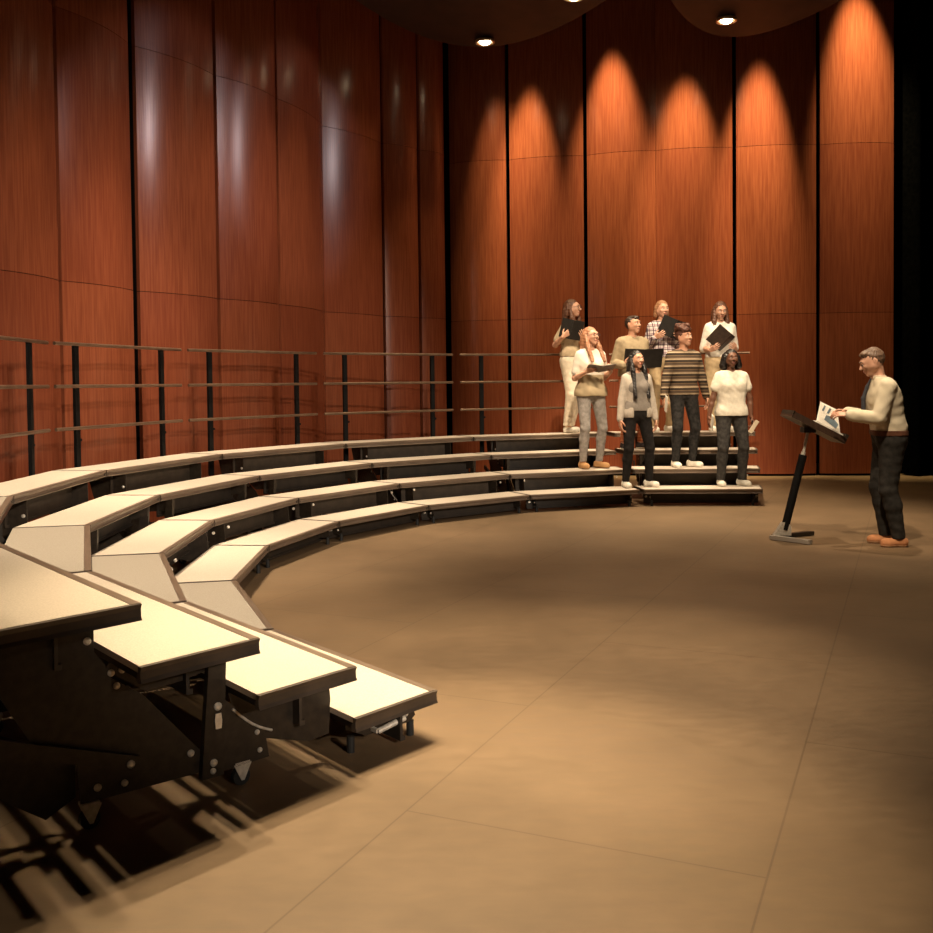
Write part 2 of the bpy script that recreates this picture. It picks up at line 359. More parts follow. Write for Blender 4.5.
for k in range(8):
    u = proto if k == 0 else copy_tree(proto)
    th = TH0 - BETA - 2 * BETA * k; rz = th + PI / 2 - PI      # local +Y points outward
    rz = th - PI / 2
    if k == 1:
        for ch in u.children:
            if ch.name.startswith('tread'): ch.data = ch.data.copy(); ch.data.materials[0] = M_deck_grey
    org = Vector((CX + R * math.cos(th), CY + R * math.sin(th), 0))
    if k == 0: org += Vector((.0076, -.0093, 0))
    if k == 7:
        piv = Vector((CX + R / math.cos(BETA) * math.cos(TH0 - 14 * BETA), CY + R / math.cos(BETA) * math.sin(TH0 - 14 * BETA), 0))
        rot = Matrix.Rotation(-.055, 3, 'Z'); org = piv + rot @ (org - piv) + Vector((.035, 0, 0)); rz -= .055
    u.location = org; u.rotation_euler = (0, 0, rz); u['label'] = labels[k]; u['category'] = 'choral riser'; u['group'] = 'choral riser sections set in an arc'

# ------------------------------------------------------------------ sculpting: distance fields turned into one smooth mesh
def V3(*a): return np.array(a, dtype=np.float64)
def unit(v): v = np.asarray(v, float); return v / (np.linalg.norm(v) + 1e-12)
def cone(a, b, ra, rb=None, k=.02): return ('c', V3(*a), V3(*b), ra, ra if rb is None else rb, k)
def ell(c, r, k=.02, rot=None): return ('e', V3(*c), V3(*r), rot, 0, k)
def plane(n, c): return ('p', V3(*n), c)
def cut(c, r, k=.01, rot=None): return ('x', V3(*c), V3(*r), rot, 0, k)
def prim_d(p, X, Y, Z, infl):
    if p[0] == 'c':
        a, b, ra, rb = p[1:5]; d = b - a; L2 = d @ d + 1e-12
        px, py, pz = X - a[0], Y - a[1], Z - a[2]
        t = np.clip((px * d[0] + py * d[1] + pz * d[2]) / L2, 0, 1)
        return np.sqrt((px - t * d[0]) ** 2 + (py - t * d[1]) ** 2 + (pz - t * d[2]) ** 2) - (ra + t * (rb - ra)) - infl
    c, r, rot = p[1:4]; px, py, pz = X - c[0], Y - c[1], Z - c[2]
    if rot is not None: px, py, pz = (px * rot[0, i] + py * rot[1, i] + pz * rot[2, i] for i in range(3))
    r = r + infl
    k0 = np.sqrt((px / r[0]) ** 2 + (py / r[1]) ** 2 + (pz / r[2]) ** 2) + 1e-9
    k1 = np.sqrt((px / r[0] ** 2) ** 2 + (py / r[1] ** 2) ** 2 + (pz / r[2] ** 2) ** 2) + 1e-9
    return k0 * (k0 - 1) / k1
def bounds(p, infl):
    if p[0] == 'c': r = max(p[3], p[4]) + infl; return np.minimum(p[1], p[2]) - r, np.maximum(p[1], p[2]) + r
    r = max(p[2]) + infl; return p[1] - r, p[1] + r
def sculpt(prims, infl=0, res=.006, planes=(), noise=None, thin=None):
    """union of the prims -> vertices, quads (surface nets)"""
    lo = np.min([bounds(p, infl)[0] for p in prims if p[0] not in 'xp'], axis=0) - 3 * res
    hi = np.max([bounds(p, infl)[1] for p in prims if p[0] not in 'xp'], axis=0) + 3 * res
    for n, c in planes:       # trim the grid on axis-aligned cuts
        for ax in range(3):
            if n[ax] > .999: hi[ax] = min(hi[ax], c + 3 * res)
            if n[ax] < -.999: lo[ax] = max(lo[ax], -c - 3 * res)
    dim = np.ceil((hi - lo) / res).astype(int) + 1
    FAR = .06; D = np.full(dim, FAR, np.float32)
    ax = [(lo[i] + res * np.arange(dim[i])).astype(np.float32) for i in range(3)]
    for p in prims:
        if p[0] == 'p': D = np.maximum(D, (ax[0][:, None, None] * p[1][0] + ax[1][None, :, None] * p[1][1] + ax[2][None, None, :] * p[1][2] - p[2]).astype(np.float32)); continue
        k = p[5]; b0, b1 = bounds(p, infl); m = k + 2.5 * res
        i0 = np.maximum(((b0 - m - lo) / res).astype(int), 0); i1 = np.minimum(((b1 + m - lo) / res).astype(int) + 2, dim)
        if np.any(i1 <= i0): continue
        sl = tuple(slice(i0[j], i1[j]) for j in range(3))
        X = ax[0][sl[0]][:, None, None]; Y = ax[1][sl[1]][None, :, None]; Z = ax[2][sl[2]][None, None, :]
        d = prim_d(p, X, Y, Z, 0 if p[0] == 'x' else infl); A = D[sl]
        if p[0] == 'x':
            h = np.maximum(k - np.abs(A + d), 0) / k; D[sl] = np.maximum(A, -d) + h * h * k / 4
        else:
            h = np.maximum(k - np.abs(A - d), 0) / k; D[sl] = np.minimum(A, d) - h * h * k / 4
    X = ax[0][:, None, None]; Y = ax[1][None, :, None]; Z = ax[2][None, None, :]
    if noise: D += noise(X, Y, Z).astype(np.float32)
    for n, c in planes: D = np.maximum(D, (X * n[0] + Y * n[1] + Z * n[2] - c).astype(np.float32))
    S = D < 0
    nx, ny, nz = dim - 1
    cnt = sum(S[i:nx + i, j:ny + j, k:nz + k].astype(np.int8) for i in (0, 1) for j in (0, 1) for k in (0, 1))
    act = (cnt > 0) & (cnt < 8); idx = np.argwhere(act); N = len(idx)
    cid = np.full(act.shape, -1, np.int32); cid[act] = np.arange(N)
    cor = [(i, j, k) for i in (0, 1) for j in (0, 1) for k in (0, 1)]
    val = np.stack([D[idx[:, 0] + c[0], idx[:, 1] + c[1], idx[:, 2] + c[2]] for c in cor], 1)
    acc = np.zeros((N, 3)); wn = np.zeros(N)
    for a in range(8):
        for b in range(a + 1, 8):
            da = np.array(cor[b]) - np.array(cor[a])
            if np.abs(da).sum() != 1: continue
            m = (val[:, a] < 0) != (val[:, b] < 0); t = val[m, a] / (val[m, a] - val[m, b])
            acc[m] += np.array(cor[a]) + t[:, None] * da; wn[m] += 1
    V = lo + (idx + acc / wn[:, None]) * res
    faces = []
    for axn in range(3):
        o1, o2 = [(1, 2), (2, 0), (0, 1)][axn]
        sl0 = [slice(1, None)] * 3; sl1 = [slice(1, None)] * 3
        sl0[axn] = slice(0, -1); sl1[axn] = slice(1, None)
        s0, s1 = S[tuple(sl0)], S[tuple(sl1)]; ch = np.argwhere(s0 != s1)
        off = np.ones(3, int); off[axn] = 0; g = ch + off       # grid edge base
        flip = s0[tuple(ch.T)]
        e1 = np.zeros(3, int); e1[o1] = 1; e2 = np.zeros(3, int); e2[o2] = 1
        ok = np.all(g[:, [o1, o2]] < (dim - 1)[[o1, o2]], axis=1); g = g[ok]; flip = flip[ok]
        q = np.stack([cid[tuple((g - e1 - e2).T)], cid[tuple((g - e2).T)], cid[tuple(g.T)], cid[tuple((g - e1).T)]], 1)
        q[~flip] = q[~flip][:, ::-1]; faces.append(q[(q >= 0).all(1)])
    return V, np.concatenate(faces)
def smesh(name, VF, m, parent, scale=1):
    V, Fq = VF; me = bpy.data.meshes.new(name)
    me.vertices.add(len(V)); me.vertices.foreach_set('co', (V * scale).astype(np.float32).ravel())
    me.loops.add(len(Fq) * 4); me.loops.foreach_set('vertex_index', Fq.astype(np.int32).ravel())
    me.polygons.add(len(Fq)); me.polygons.foreach_set('loop_start', np.arange(len(Fq), dtype=np.int32) * 4)
    me.polygons.foreach_set('use_smooth', np.ones(len(Fq), bool))
    me.update(calc_edges=True); me.validate(); me.materials.append(m)
    o = bpy.data.objects.new(name, me); COL.objects.link(o)
    if parent: o.parent = parent
    return o

# ------------------------------------------------------------------ people
def rotm(yaw=0, pitch=0, roll=0):
    return np.array((Matrix.Rotation(yaw, 3, 'Z') @ Matrix.Rotation(pitch, 3, 'X') @ Matrix.Rotation(roll, 3, 'Y')))
def xf(prims, Rm, o, sh=V3(0, 0, 0)):
    out = []
    for p in prims:
        if p[0] == 'c': out.append(('c', o + Rm @ (p[1] - o) + sh, o + Rm @ (p[2] - o) + sh, *p[3:]))
        else: out.append((p[0], o + Rm @ (p[1] - o) + sh, p[2], Rm if p[3] is None else Rm @ p[3], 0, p[5]))
    return out
def ik(a, t, l1, l2, pole):
    d = t - a; L = np.linalg.norm(d)
    if L > (l1 + l2) * .999: t = a + d * (l1 + l2) * .999 / L; d = t - a; L = np.linalg.norm(d)
    u = d / L; x = (l1 * l1 - l2 * l2 + L * L) / (2 * L); h = math.sqrt(max(l1 * l1 - x * x, 0))
    pv = V3(*pole); pv = unit(pv - (pv @ u) * u)
    return a + u * x + pv * h, t
def hand_prims(w, d, n, th, curl=.5, sp=1):
    """w wrist, d along the hand, n out of the palm, th towards the thumb side"""
    d = unit(d); n = unit(n - (n @ d) * d); l = np.cross(d, n); l = l if l @ th > 0 else -l
    P = []; kn = []
    for o, ln in ((.030, .086), (.011, .090), (-.009, .086), (-.027, .077)):
        k = w + d * ln + l * o; kn.append(k); P.append(cone(w + d * .012 + l * o * .6, k, .0125, .0105, .012))
    def rd(v, a): return unit(v * math.cos(a) + n * math.sin(a))
    for (k, ls, o) in zip(kn, ((.040, .024, .020), (.044, .028, .021), (.041, .026, .020), (.032, .020, .018)), (.10, .02, -.05, -.13)):
        p = k; a = curl * .7; dd = unit(d + l * o * sp)
        for i, L in enumerate(ls):
            q = p + (rd(dd, a)) * L; P.append(cone(p, q, .0088 - .0008 * i, .0082 - .0009 * i, .003)); p = q; a += curl
    b = w + d * .022 + l * .022; q = b + unit(d * .55 + l * .75 + n * .35) * .040; r = q + unit(d * .85 + l * .35 + n * (.3 + curl * .4)) * .028; s = r + unit(d * .9 + l * .1 + n * (.3 + curl * .5)) * .024
    P += [cone(b, q, .014, .0105, .012), cone(q, r, .0100, .0092, .004), cone(r, s, .0090, .0078, .004)]
    return P
M_eye = mat('eye_white', (.75, .72, .68), .25); M_iris = mat('eye_iris', (.03, .018, .012), .2)
M_glass_frame = mat('spectacle_frame', (.03, .022, .02), .35)
def skin(name, c, c2): return noisy(name, c, c2, 14, .5, detail=3, lo=.3, hi=.7, spec=.4)
SK_light = skin('fair_skin', (.56, .30, .20), (.64, .36, .25)); SK_warm = skin('warm_skin', (.50, .25, .155), (.56, .30, .20)); SK_dark = skin('brown_skin', (.12, .050, .028), (.16, .068, .038))
def person(label, loc, yaw, H, fem=False, sk=SK_light, hair=None, hair_style='short', head=(0, 0, 0), hands=None, top=None, pants=None,
           shoes=None, feet=None, lip=(.42, .13, .10), glasses=False, build=1.0, brow=(.05, .03, .02), res=.0062, lean=0., extras=None):
    S = H / 1.75
    root = empty('person', label, 'person', loc, yaw)
    sw = (.145 if fem else .174) * build; hwid = .098 if fem else .090
    feet = feet or {'R': (-.10, -.02, -12), 'L': (.10, -.02, 12)}
    ln = lean
    hipz, chz = .925, 1.30
    C0 = V3(0, -ln * .35, chz); Nk = V3(0, -ln * .55 - .005, 1.475)
    T = []       # torso
    br = build
    T += [cone((-.072 * br, 0, .945), (.072 * br, 0, .945), .108 if fem else .105, None, .05), cone((-.05 * br, -.005 - ln * .1, 1.08), (.05 * br, -.005 - ln * .1, 1.08), (.088 if fem else .103) * br, None, .09),
          cone((-.062 * br, -ln * .25, 1.19), (.062 * br, -ln * .25, 1.19), (.090 if fem else .106) * br, None, .08),
          cone((-.085 * br, C0[1], 1.31), (.085 * br, C0[1], 1.31), (.098 if fem else .110) * br, None, .08), cone((-sw * .66, C0[1] - .0, 1.392), (sw * .66, C0[1], 1.392), .062, None, .07),
          cone((-sw * .5, Nk[1] + .015, 1.445), (sw * .5, Nk[1] + .015, 1.445), .042, None, .06)]
    if fem: T += [ell((-.068, -.078 + C0[1], 1.285), (.052, .040, .050), .05), ell((.068, -.078 + C0[1], 1.285), (.052, .040, .050), .05)]
    neck = [cone(Nk + V3(0, .015, -.04), Nk + V3(0, -.005, .085), .056 if not fem else .048, .052 if not fem else .045, .03)]
    ho = Nk + V3(0, 0, .075); hd = ho + V3(0, -.012, 0)        # head pivot
    Rm = rotm(head[0], head[1], head[2])
    def hp(x, y, z): return hd + V3(x, y, z - 1.55)
    HD = [ell(hp(0, .018, 1.658), (.074, .094, .092), .03), ell(hp(0, -.035, 1.635), (.064, .060, .075), .03), cone(hp(0, -.035, 1.600), hp(0, -.062, 1.558), .055, .030 if fem else .035, .03),
          cone(hp(-.045, -.005, 1.60), hp(.045, -.005, 1.60), .034, None, .03), cone(hp(-.03, -.078, 1.668), hp(.03, -.078, 1.668), .016, None, .02), cone(hp(-.042, -.082, 1.6585), hp(-.019, -.088, 1.6585), .0065, None, .006), cone(hp(.019, -.088, 1.6585), hp(.042, -.082, 1.6585), .0065, None, .006),
          cone(hp(0, -.092, 1.655), hp(0, -.116, 1.622), .008, .0125, .010), cone(hp(-.012, -.100, 1.619), hp(.012, -.100, 1.619), .009, None, .010),
          cut(hp(-.030, -.104, 1.650), (.017, .016, .012), .012), cut(hp(.030, -.104, 1.650), (.017, .016, .012), .012),
          ell(hp(-.036, -.074, 1.622), (.020, .018, .018), .02), ell(hp(.036, -.074, 1.622), (.020, .018, .018), .02),
          cone(hp(-.017, -.093, 1.590), hp(.017, -.093, 1.590), .0085, None, .008), cone(hp(-.013, -.092, 1.580), hp(.013, -.092, 1.580), .0085, None, .008),
          ell(hp(-.076, .012, 1.636), (.010, .019, .030), .006), ell(hp(.076, .012, 1.636), (.010, .019, .030), .006)]
    HD = xf(HD, Rm, ho)
    ARM = {}; ABOD = []; HANDS = []
    for sd, sx in (('R', -1), ('L', 1)):
        hnd = (hands or {}).get(sd, {})
        sh = V3(sx * sw, C0[1] + .0, 1.402); t = V3(*hnd.get('w', (sx * (sw + .075), -.03, .90)))
        el, wr = ik(sh, t, .285, .25, hnd.get('pole', (sx * .5, .8, -.3)))
        d = V3(*hnd['d']) if 'd' in hnd else unit(wr - el); n = V3(*hnd.get('n', (-sx, 0, 0))); th = V3(*hnd.get('th', (0, -1, 0)))
        a = .9 if fem else 1.0
        ARM[sd] = (sh, el, wr)
        ABOD += [cone(sh, el, .052 * a, .040 * a, .035), cone(el, el * .65 + wr * .35, .040 * a, .039 * a, .02), cone(el * .65 + wr * .35, wr, .039 * a, .026 * a, .015)]
        HANDS += hand_prims(wr, d, n, th, hnd.get('curl', .45))
    LEG = {}; LB = []; FT = {}
    for sd, sx in (('R', -1), ('L', 1)):
        fx, fy, fa = feet[sd]; hip = V3(sx * hwid, 0, hipz); ank = V3(fx, fy + .03, .088)
        fa = math.radians(fa); fd = V3(math.sin(fa), -math.cos(fa), 0)
        kn, an = ik(hip, ank, .43, .418, (fd[0], -1, 0)); LEG[sd] = (hip, kn, an)
        b = .95 if fem else 1.0
        LB += [cone(hip, kn, .088 * b * build, .056 * b, .04), cone(kn, kn * .68 + an * .32 + V3(0, .012, 0), .054 * b, .055 * b, .02), cone(kn * .68 + an * .32 + V3(0, .012, 0), an, .055 * b, .036, .02)]
        FT[sd] = [cone(an + V3(0, 0, -.01) - fd * .02, V3(an[0], an[1], .042) - fd * .035, .036, .038, .02), cone(V3(an[0], an[1], .040) - fd * .03, V3(an[0], an[1], .030) + fd * .120, .034, .028, .02),
                  ell(V3(an[0], an[1], .032) + fd * .09, (.043, .045, .031), .02)]
    body = T + neck + HD + ABOD + HANDS + LB + FT['R'] + FT['L']
    smesh('body', sculpt(body, 0, res, planes=[(V3(0, 0, -1), -.004)]), sk, root, S)
    ctx = dict(T=T, ARM=ARM, ABOD=ABOD, LB=LB, LEG=LEG, FT=FT, HD=HD, neck=neck, hp=hp, ho=ho, Rm=Rm, Nk=Nk, S=S, root=root, sw=sw)
    def hx(p): return ho + Rm @ (np.array(p) - ho)
    # face details
    for sx in (-1, 1):
        c = hx(hp(sx * .030, -.0825, 1.648)); bm = bmesh.new(); bmesh.ops.create_icosphere(bm, subdivisions=2, radius=.0118 * S)
        bmesh.ops.translate(bm, verts=bm.verts, vec=c * S); e = link('eye', bm, M_eye, root, True)
        c = hx(hp(sx * .030, -.0885, 1.648)); bm = bmesh.new(); bmesh.ops.create_icosphere(bm, subdivisions=2, radius=.0070 * S)
        bmesh.ops.translate(bm, verts=bm.verts, vec=c * S); link('iris', bm, M_iris, e, True)
        mb = mat('eyebrow_hair', brow, .8)
        smesh('eyebrow', sculpt([cone(hx(hp(sx * .016, -.097, 1.675)), hx(hp(sx * .033, -.094, 1.678)), .0035, .0035, .004), cone(hx(hp(sx * .033, -.094, 1.678)), hx(hp(sx * .048, -.083, 1.672)), .0035, .002, .004)], 0, .002), mb, root, S)
    ml = mat('lip_skin', lip, .45)
    smesh('lips', sculpt([cone(hx(hp(-.018, -.096, 1.586)), hx(hp(.018, -.096, 1.586)), .0045, None, .003), cone(hx(hp(-.010, -.099, 1.589)), hx(hp(.010, -.099, 1.589)), .0045, None, .004), cone(hx(hp(-.009, -.098, 1.580)), hx(hp(.009, -.098, 1.580)), .005, None, .004)], 0, .002), ml, root, S)
    if glasses:
        bm = bmesh.new()
        for sx in (-1, 1):
            q = [hx(hp(sx * .031 + .024 * math.cos(a), -.112, 1.650 + .019 * math.sin(a))) * S for a in [2 * PI * i / 16 for i in range(17)]]
            for a, b in zip(q, q[1:]): tube(bm, a, b, .0022, 6)
            tube(bm, hx(hp(sx * .055, -.110, 1.655)) * S, hx(hp(sx * .078, .0, 1.648)) * S, .0022, 6)
        tube(bm, hx(hp(-.008, -.113, 1.655)) * S, hx(hp(.008, -.113, 1.655)) * S, .0022, 6)
        link('glasses', bm, M_glass_frame, root, True)
    # hair
    def xh(ps): return xf(ps, Rm, ho)
    cap = [ell(hp(0, .026, 1.666), (.0825, .099, .096), .02)]
    face = [cut(hp(0, -.105, 1.615), (.062, .080, .085), .012)]
    hn = lambda X, Y, Z: .0022 * np.sin(np.arctan2(Y - ho[1] - .02, X - ho[0]) * 34 + Z * 12) + .0015 * np.sin(Z * 160 + X * 90)
    if hair_style == 'short':
        hs = [ell(hp(0, .027, 1.663), (.0785, .0935, .095), .02), ell(hp(.01, -.040, 1.728), (.050, .036, .026), .03), cut(hp(0, -.125, 1.630), (.056, .080, .088), .008), cut(hp(0, -.075, 1.53), (.12, .100, .115), .008), cut(hp(0, .06, 1.47), (.12, .13, .10), .01), cut(hp(-.085, .000, 1.622), (.02, .030, .034), .006), cut(hp(.085, .000, 1.622), (.02, .030, .034), .006)]
    elif hair_style == 'curly':
        rng = np.random.default_rng(3); hs = cap + [ell(hp(.075 * math.cos(a) * c, .02 + .085 * math.sin(a) * c, 1.700 + .085 * z), (.038, .038, .036), .008) for a, c, z in zip(rng.uniform(0, 2 * PI, 42), rng.uniform(.3, 1, 42), rng.uniform(0, 1.1, 42))]
        hs += [cut(hp(0, -.115, 1.610), (.066, .085, .085), .010), cut(hp(0, .0, 1.53), (.12, .2, .08), .01)]
    elif hair_style == 'bob':
        hs = cap + [cone(hp(sx * .078, y, 1.66), hp(sx * .098, y + .01, 1.545), .032, .042, .02) for sx in (-1, 1) for y in (.0, .05)] + [cone(hp(0, .09, 1.66), hp(0, .095, 1.54), .05, .06, .03)] + [cone(hp(sx * .05, .08, 1.66), hp(sx * .06, .085, 1.54), .05, .055, .03) for sx in (-1, 1)] + face
    else:      # long; 'long_front' falls over one or both shoulders, 'tied' is gathered behind
        end = {'long': 1.33, 'very_long': 1.16, 'tied': 1.50}[hair_style]
        hs = cap + [cone(hp(sx * .07, .03, 1.66), hp(sx * .078, .035, 1.56), .032, .030, .02) for sx in (-1, 1)] + [cone(hp(0, .08, 1.66), hp(0, .085, 1.52), .05, .05, .03)]
        if hair_style != 'tied':
            for sx in (-1, 1):
                hs += [cone(hp(sx * .078, .0, 1.62), hp(sx * .088, -.045, 1.50), .026, .032, .02), cone(hp(sx * .088, -.045, 1.50), hp(sx * .098, -.128, end), .030, .022, .02), cone(hp(sx * .06, .07, 1.60), hp(sx * .07, .09, end + .05), .045, .035, .03)]
            hs += [cone(hp(0, .085, 1.60), hp(0, .105, end + .02), .05, .04, .03)]
        hs += face + [cut(hp(0, -.12, 1.64), (.055, .08, .075), .012)]
    smesh('hair', sculpt(xh(hs), 0, .005, noise=hn), hair, root, S)
    # clothes
    def fold(amp): return lambda X, Y, Z: amp * (np.sin(X * 46 + Z * 30 + 2 * np.sin(Y * 19)) * np.sin(Z * 44 - Y * 37 + 1.5 * np.sin(X * 23)) + .3 * np.sin(Z * 60 + X * 45 + Y * 38))
    pr, pm, pk = pants.get('r', .010), pants['m'], pants.get('cuff', .075)
    LP = [cone(*p[1:3], p[3], p[4], p[5]) for p in LB]
    if pants.get('wide'):
        for sd in 'RL':
            h_, k_, a_ = LEG[sd]; LP += [cone(h_, k_, .095, .080, .03), cone(k_, a_ + V3(0, 0, .02), .080, .062 + pants['wide'], .03)]
    smesh('trousers', sculpt(T[:2] + LP, pr, res, planes=[(V3(0, 0, 1), pants.get('waist', 1.06)), (V3(0, 0, -1), -pk)], noise=fold(.0022)), pm, root, S)
    if pants.get('belt'):
        smesh('belt', sculpt(T[:2], pr + .010, .005, planes=[(V3(0, 0, 1), pants['waist'] + .004), (V3(0, 0, -1), -(pants['waist'] - .042))]), pants['belt'], root, S)
    tr, tm, hem = top.get('r', .014), top['m'], top.get('hem', .93)
    TP = list(T)
    if 'flare' in top: TP += [cone((-.075, 0, hem + .03), (.075, 0, hem + .03), .108 + top['flare'], None, .06)]
    else: TP += [cone((-.072, 0, hem + .03), (.072, 0, hem + .03), .105, None, .05)]
    TP.append(plane((0, 0, -1), -hem))
    sl = top.get('sleeve', 'long')
    for sd in 'RL':
        s_, e_, w_ = ARM[sd]; a = .9 if fem else 1.0; se = top.get('sr', .0)
        if sl == 'long': TP += [cone(s_, e_, .052 * a + se, .042 * a + se, .018), cone(e_, e_ + (w_ - e_) * .90, .042 * a + se, .032 * a + se, .01), cone(e_ + (w_ - e_) * .90, e_ + (w_ - e_) * .97, .030 * a + se * .3, None, .006)]
        elif sl == 'half': TP += [cone(s_, s_ + (e_ - s_) * .72, .053 * a + se, .052 * a + se, .018)]
        elif sl == 'short': TP += [cone(s_, s_ + (e_ - s_) * .50, .054 * a + se, .056 * a + se, .018)]
        elif sl == 'elbow': TP += [cone(s_, e_, .053 * a + se, .048 * a + se, .018)]
    nr = top.get('neck', .0)
    TP.append(cut(Nk + V3(0, -.028, .055), (.056 + nr, .075, .066 + nr), .006))
    TP.append(plane((0, 0, 1), Nk[2] + .012))
    smesh(top.get('name', 'shirt'), sculpt(TP, tr, res, noise=fold(top.get('fold', .0016))), tm, root, S)
    if top.get('collar'):
        c = Nk + V3(0, .008, .0)
        cl = [cone(c + V3(-.03, .0, .0), c + V3(.03, .0, .0), .050, None, .02)]
        smesh('collar', sculpt(cl + [cut(Nk + V3(0, -.06, .045), (.03, .06, .05), .01)], .008, .004, planes=[(V3(0, 0, 1), Nk[2] + .026), (V3(0, 0, -1), -(Nk[2] - .03))]), tm, root, S)
    for sd in 'RL':
        if 'mR' in shoes and sd == 'R': ms = shoes['mR']
        else: ms = shoes['m']
        so = smesh('shoe', sculpt(FT[sd], .009, .004, planes=[(V3(0, 0, -1), -.006), (V3(0, 0, 1), shoes.get('h', .085))]), ms, root, S)
        smesh('sole', sculpt(FT[sd], .012, .004, planes=[(V3(0, 0, -1), -.0005), (V3(0, 0, 1), .018)]), shoes.get('sole', ms), so, S)
    if extras: extras(ctx)
    return root

# cloth materials with woven patterns
def cloth(name, c1, c2=None, rough=.85, s=26, bump=.25): return noisy(name, c1, c2 or tuple(min(1, v * 1.2) for v in c1), s, rough, bump=bump, spec=.2)
def banded(name, stops, freq, axis='Z', rough=.85, second=None):
    m = mat(name, stops[0][1], rough, spec=.2); nt, N, L, b = nodes(m)
    tc = N.new('ShaderNodeTexCoord'); sp = N.new('ShaderNodeSeparateXYZ'); L.new(tc.outputs['Object'], sp.inputs[0])
    def ramp(ax, fr, st):
        mu = N.new('ShaderNodeMath'); mu.operation = 'MULTIPLY'; mu.inputs[1].default_value = fr; L.new(sp.outputs[ax], mu.inputs[0])
        f = N.new('ShaderNodeMath'); f.operation = 'FRACT'; L.new(mu.outputs[0], f.inputs[0])
        r = N.new('ShaderNodeValToRGB'); r.color_ramp.interpolation = 'CONSTANT'
        while len(r.color_ramp.elements) < len(st): r.color_ramp.elements.new(.5)
        for e, (p, c) in zip(r.color_ramp.elements, st): e.position = p; e.color = (*c, 1)
        L.new(f.outputs[0], r.inputs[0]); return r
    r = ramp(axis, freq, stops)
    if second:
        r2 = ramp('X', *second); mx = N.new('ShaderNodeMix'); mx.data_type = 'RGBA'; mx.blend_type = 'MULTIPLY'; mx.inputs[0].default_value = 1
        L.new(r.outputs[0], mx.inputs[6]); L.new(r2.outputs[0], mx.inputs[7]); L.new(mx.outputs[2], b.inputs['Base Color'])
    else: L.new(r.outputs[0], b.inputs['Base Color'])
    return m
W = (.74, .68, .60)
H_auburn = noisy('auburn_hair', (.075, .028, .015), (.15, .060, .030), 60, .45, (1, 1, .15)); H_straw = noisy('strawberry_blonde_hair', (.27, .115, .06), (.42, .20, .105), 60, .45, (1, 1, .15))
H_dark = noisy('dark_brown_hair', (.020, .011, .008), (.045, .024, .015), 60, .45, (1, 1, .15)); H_black = noisy('black_hair', (.006, .005, .005), (.014, .010, .009), 60, .35, (1, 1, .15))
H_blond = noisy('dark_blonde_hair', (.24, .11, .05), (.36, .18, .09), 60, .45, (1, 1, .15)); H_brown = noisy('brown_hair', (.07, .030, .018), (.14, .06, .032), 60, .45, (1, 1, .15))
H_red = noisy('reddish_curly_hair', (.055, .020, .012), (.13, .045, .024), 50, .6); H_grey = noisy('greying_brown_hair', (.10, .055, .033), (.19, .115, .075), 70, .5)
white_shoe = dict(m=cloth('white_canvas_shoe', (.70, .66, .58)), sole=mat('white_rubber_sole', (.72, .68, .60), .5))
M_cover = noisy('black_folder_cover', (.010, .009, .009), (.020, .017, .015), 20, .45); M_cover_b = noisy('dark_brown_folder_cover', (.030, .018, .013), (.050, .030, .021), 20, .45)
M_cover_g = noisy('grey_brown_folder_cover', (.10, .075, .06), (.14, .105, .08), 20, .5); M_page = mat('white_page', (.82, .78, .70), .7)
def hold(cx, z, hwid, y=-.235, ry=None, rz=None):
    return {'R': dict(w=(cx - hwid, y + .045, z - (.07 if rz is None else rz)), d=(.45, -.75, .30), n=(.75, .25, .45), th=(0, .3, 1), curl=.55, pole=(-.22, .25, -1)),
            'L': dict(w=(cx + hwid, y + .045, z - (.07 if rz is None else rz)), d=(-.45, -.75, .30), n=(-.75, .25, .45), th=(0, .3, 1), curl=.55, pole=(.22, .25, -1))}
def music_folder(label, root, c, eul, H, opening=150, w=.235, h=.305, mc=M_cover, pages=1):
    S = H / 1.75
    e = empty('music_folder', label, 'music folder', (0, 0, 0), 0, 'open music folders held by singers')
    Ml = Matrix.Translation(Vector(c) * S) @ (Matrix.Rotation(math.radians(eul[2]), 4, 'Z') @ Matrix.Rotation(math.radians(eul[0]), 4, 'X') @ Matrix.Rotation(math.radians(eul[1]), 4, 'Y'))
    e.matrix_world = Matrix.Translation(root.location) @ Matrix.Rotation(root.rotation_euler.z, 4, 'Z') @ Ml
    a = math.radians((180 - opening) / 2)
    bm = bmesh.new()
    for s in (-1, 1):
        d = Vector((s * math.cos(a), math.sin(a), 0)); n = Vector((-s * math.sin(a), math.cos(a), 0))
        p = [Vector((0, 0, -h / 2)), d * w + Vector((0, 0, -h / 2)), d * w + n * .004 + Vector((0, 0, -h / 2)), n * .004 + Vector((0, 0, -h / 2))]
        prism(bm, p, (0, 0, h))
    box(bm, (-.008, -.003, -h / 2), (.008, .004, h / 2)); link('cover', bm, mc, e)
    for s in (-1, 1):
        if pages == 0: break
        bm = bmesh.new(); N = 6; A = []; B = []
        for i in range(N + 1):
            t = i / N; b = a + .10 * (1 - t); x = s * math.cos(b) * (w - .012) * t; y = math.sin(b) * (w - .012) * t + .006 + .006 * math.sin(PI * t)
            A.append(bm.verts.new((x, y, -h / 2 + .008))); B.append(bm.verts.new((x, y, h / 2 - .008)))
        for i in range(N): bm.faces.new((A[i], A[i + 1], B[i + 1], B[i]))
        bmesh.ops.solidify(bm, geom=bm.faces[:], thickness=.0015); link('page', bm, M_page, e)
    return e
